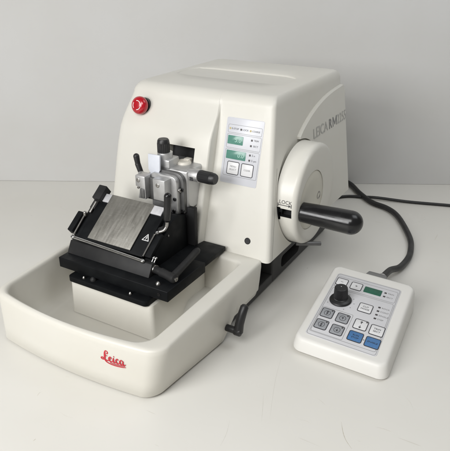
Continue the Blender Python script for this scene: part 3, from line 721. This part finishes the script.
for x, y, up, dbl in ((24.2, 62.5, 1, 1), (47.5, 61.5, 1, 0), (24.2, 36, -1, 1), (47.5, 34.8, -1, 0)):
    kx = key(x, y, 17, 19, 'keyg'); bm = nb()
    outline(bm, fc, x - 4.6, x + 4.6, y - 5.2, y + 5.2, 4.5, .6, 1.0)
    for d in ((-1.6, 1.6) if dbl else (0,)):
        s = up; prism(bm, [(x - .4, y + d - 2.4 * s), (x + .4, y + d - 2.4 * s), (x + .4, y + d + .4 * s), (x + 2, y + d + .4 * s), (x, y + d + 2.8 * s), (x - 2, y + d + .4 * s), (x - .4, y + d + .4 * s)], fc, .8, 1.0 + .02 * (d > 0))
    obj('arrow_marks', bm, M['ink'], kx, 0)
    bm = nb(); prism(bm, rrect(x + 4.6, x + 6.8, y + 6.2, y + 8.4, .3), fc, .8, 1.05); obj('indicator', bm, M['leda'], kx)
items = []
for x, y, s in ((88.5, 145.5, 'TRIM'), (88.5, 136.5, 'SECT'), (88.5, 108.5, 'ROCK'), (88.5, 99.8, 'CONT'), (88.5, 91, 'SINGLE'), (88.5, 82.3, 'STEP')):
    bm = nb(); prism(bm, [(x - 1.7, y - 1.5), (x + 1.7, y - 1.5), (x + 1.7, y + 1.5), (x - 1.7, y + 1.5)], fc, .4, .75); obj('indicator', bm, M['leda'], ov)
    texts('lettering', M['inkg'], ov, [(s, 4.2, x + 3.2, y, 'LEFT')], fc, t=.6)
# dial with skirt, pointer line and scale dots
dc = (32.5, 99); nrm = eu.cross(V((0, ev.y, .1))).normalized(); nrm = V((0, -.0995, .995))
bm = nb(); o_ = fc(dc[0], dc[1], .5)
lathe(bm, o_, nrm, [(0, 0), (0, 16.0), (1.5, 16.2), (3.2, 15.2), (4.6, 12.6), (5.2, 11.4)] + [(5.21, 10.8), (6, 10.5), (21.6, 9.6), (23, 9.2), (23.8, 8), (23.8, 0)], 72, ribs=(.09, 5.9, 22)); dial = obj('dial', bm, M['rubber'], CU, 30)
bm = nb(); fd = lambda p, q, t: o_ + V((math.cos(.25) * p - math.sin(.25) * q, math.sin(.25) * p + math.cos(.25) * q, 0)) + nrm * t
prism(bm, [(-.7, 1), (.7, 1), (.7, 9.0), (-.7, 9.0)], fd, 23.6, 24.0); obj('pointer_line', bm, M['white'], dial, 0)
for a in range(-60, 250, 31):
    x, y = dc[0] + 20.4 * math.cos(R(a)), dc[1] + 20.4 * math.sin(R(a))
    if y > 122 or x < 14.5: continue
    bm = nb(); prism(bm, [(x + .8 * math.cos(R(q)), y + .8 * math.sin(R(q))) for q in range(0, 360, 45)], fc, .4, .62); obj('scale_dot', bm, M['inkg'], ov, 0)
# connector at the back edge
f0 = lambda p, q, t: ro + eu * p + ev * q + V((0, 0, t))
bm = nb(); prism(bm, [(46, CL - 2), (82, CL - 2), (78, CL + 13), (50, CL + 13)], f0, 14, 38, 1.5); obj('connector', bm, M['conn'], CU)

# ------------------------------------------------------------------ cables
c0 = f0(66, CL + 13, 25)
path = [c0, c0 + V((3, 12, 0)), (298, 122, 18), (306, 155, 10), (309, 200, 7), (304, 240, 6.2), (292, 282, 6.2), (264, 340, 6.2), (238, 382, 6.2), (212, 405, 6.2), (176, 420, 6.2), (136, 458, 6.2), (92, 508, 6.2), (40, 520, 6.2), (-10, 460, 6.2), (5, 360, 7), (20, 290, 30), (20, 258, 40)]
C1 = empty('control_cable', 'thick black cable curving over the table from the microtome to the control unit', 'cable', (200, 400, 0))
bm = nb(); tube(bm, spline(path, 14), 5.5); obj('cable', bm, M['rubber'], C1)
bm = nb(); d = V((3, 12, 0)).normalized(); cyl(bm, c0 + d * 1, c0 + d * 9, 7.4); obj('strain_relief', bm, M['gloss'], C1)
bm = nb(); cyl(bm, c0 + d * 9.2, c0 + d * 14, 6.8); obj('ferrule', bm, M['chrome'], C1)
bm = nb(); tube(bm, spline([(60, 258, 60), (62, 285, 40), (75, 340, 8), (92, 400, 3.4), (115, 432, 3.4), (150, 445, 4.5), (180, 452, 6), (245, 470, 3.4), (325, 494, 3.4), (420, 520, 3.4), (520, 548, 3.4)], 12), 3.2)
pcb = obj('power_cable', bm, M['rubber']); pcb['label'] = 'thin black power cable running straight along the wall to the right edge'; pcb['category'] = 'cable'

# ------------------------------------------------------------------ light, world, camera
def area(name, loc, target, sx, sy, power, col):
    l = bpy.data.lights.new(name, 'AREA'); l.shape = 'RECTANGLE'; l.size = sx; l.size_y = sy; l.energy = power; l.color = col
    o = bpy.data.objects.new(name, l); COL.objects.link(o); o.location = V(loc) * K
    o.rotation_euler = (V(target) - V(loc)).to_track_quat('-Z', 'Y').to_euler(); return o
area('window_light', (-350, -1900, 860), (0, -100, 130), .9, .75, 24, (1, .997, .99))
area('fill_light', (280, -1100, 1020), (270, -580, 0), .7, .5, 8.2, (1, .995, .985))  # added low overhead fill, brightens the front of the table
area('fill_light', (820, 260, 1300), (520, 640, 250), .9, .6, 4.5, (.93, .965, 1))  # added cool fill close to the wall, lifts only its right side
w = bpy.data.worlds.new('World'); SC.world = w; w.use_nodes = True
bg = w.node_tree.nodes['Background']; bg.inputs[0].default_value = (1, .955, .87, 1); bg.inputs[1].default_value = .15

cam = bpy.data.cameras.new('camera'); co = bpy.data.objects.new('camera', cam); COL.objects.link(co)
co.location = V((480, -735, 490)) * K; co.rotation_euler = (R(90 - 25.112), 0, R(30.227))
cam.sensor_width = 36; cam.sensor_fit = 'HORIZONTAL'; cam.lens = 575 / 450 * 36; cam.clip_start = .01; cam.clip_end = 50
SC.camera = co
SC.render.engine = 'CYCLES'
SC.view_settings.view_transform = 'Standard'; SC.view_settings.look = 'None'; SC.view_settings.exposure = 0.07; SC.view_settings.gamma = 1
SC.cycles.max_bounces = 8; SC.cycles.use_denoising = True
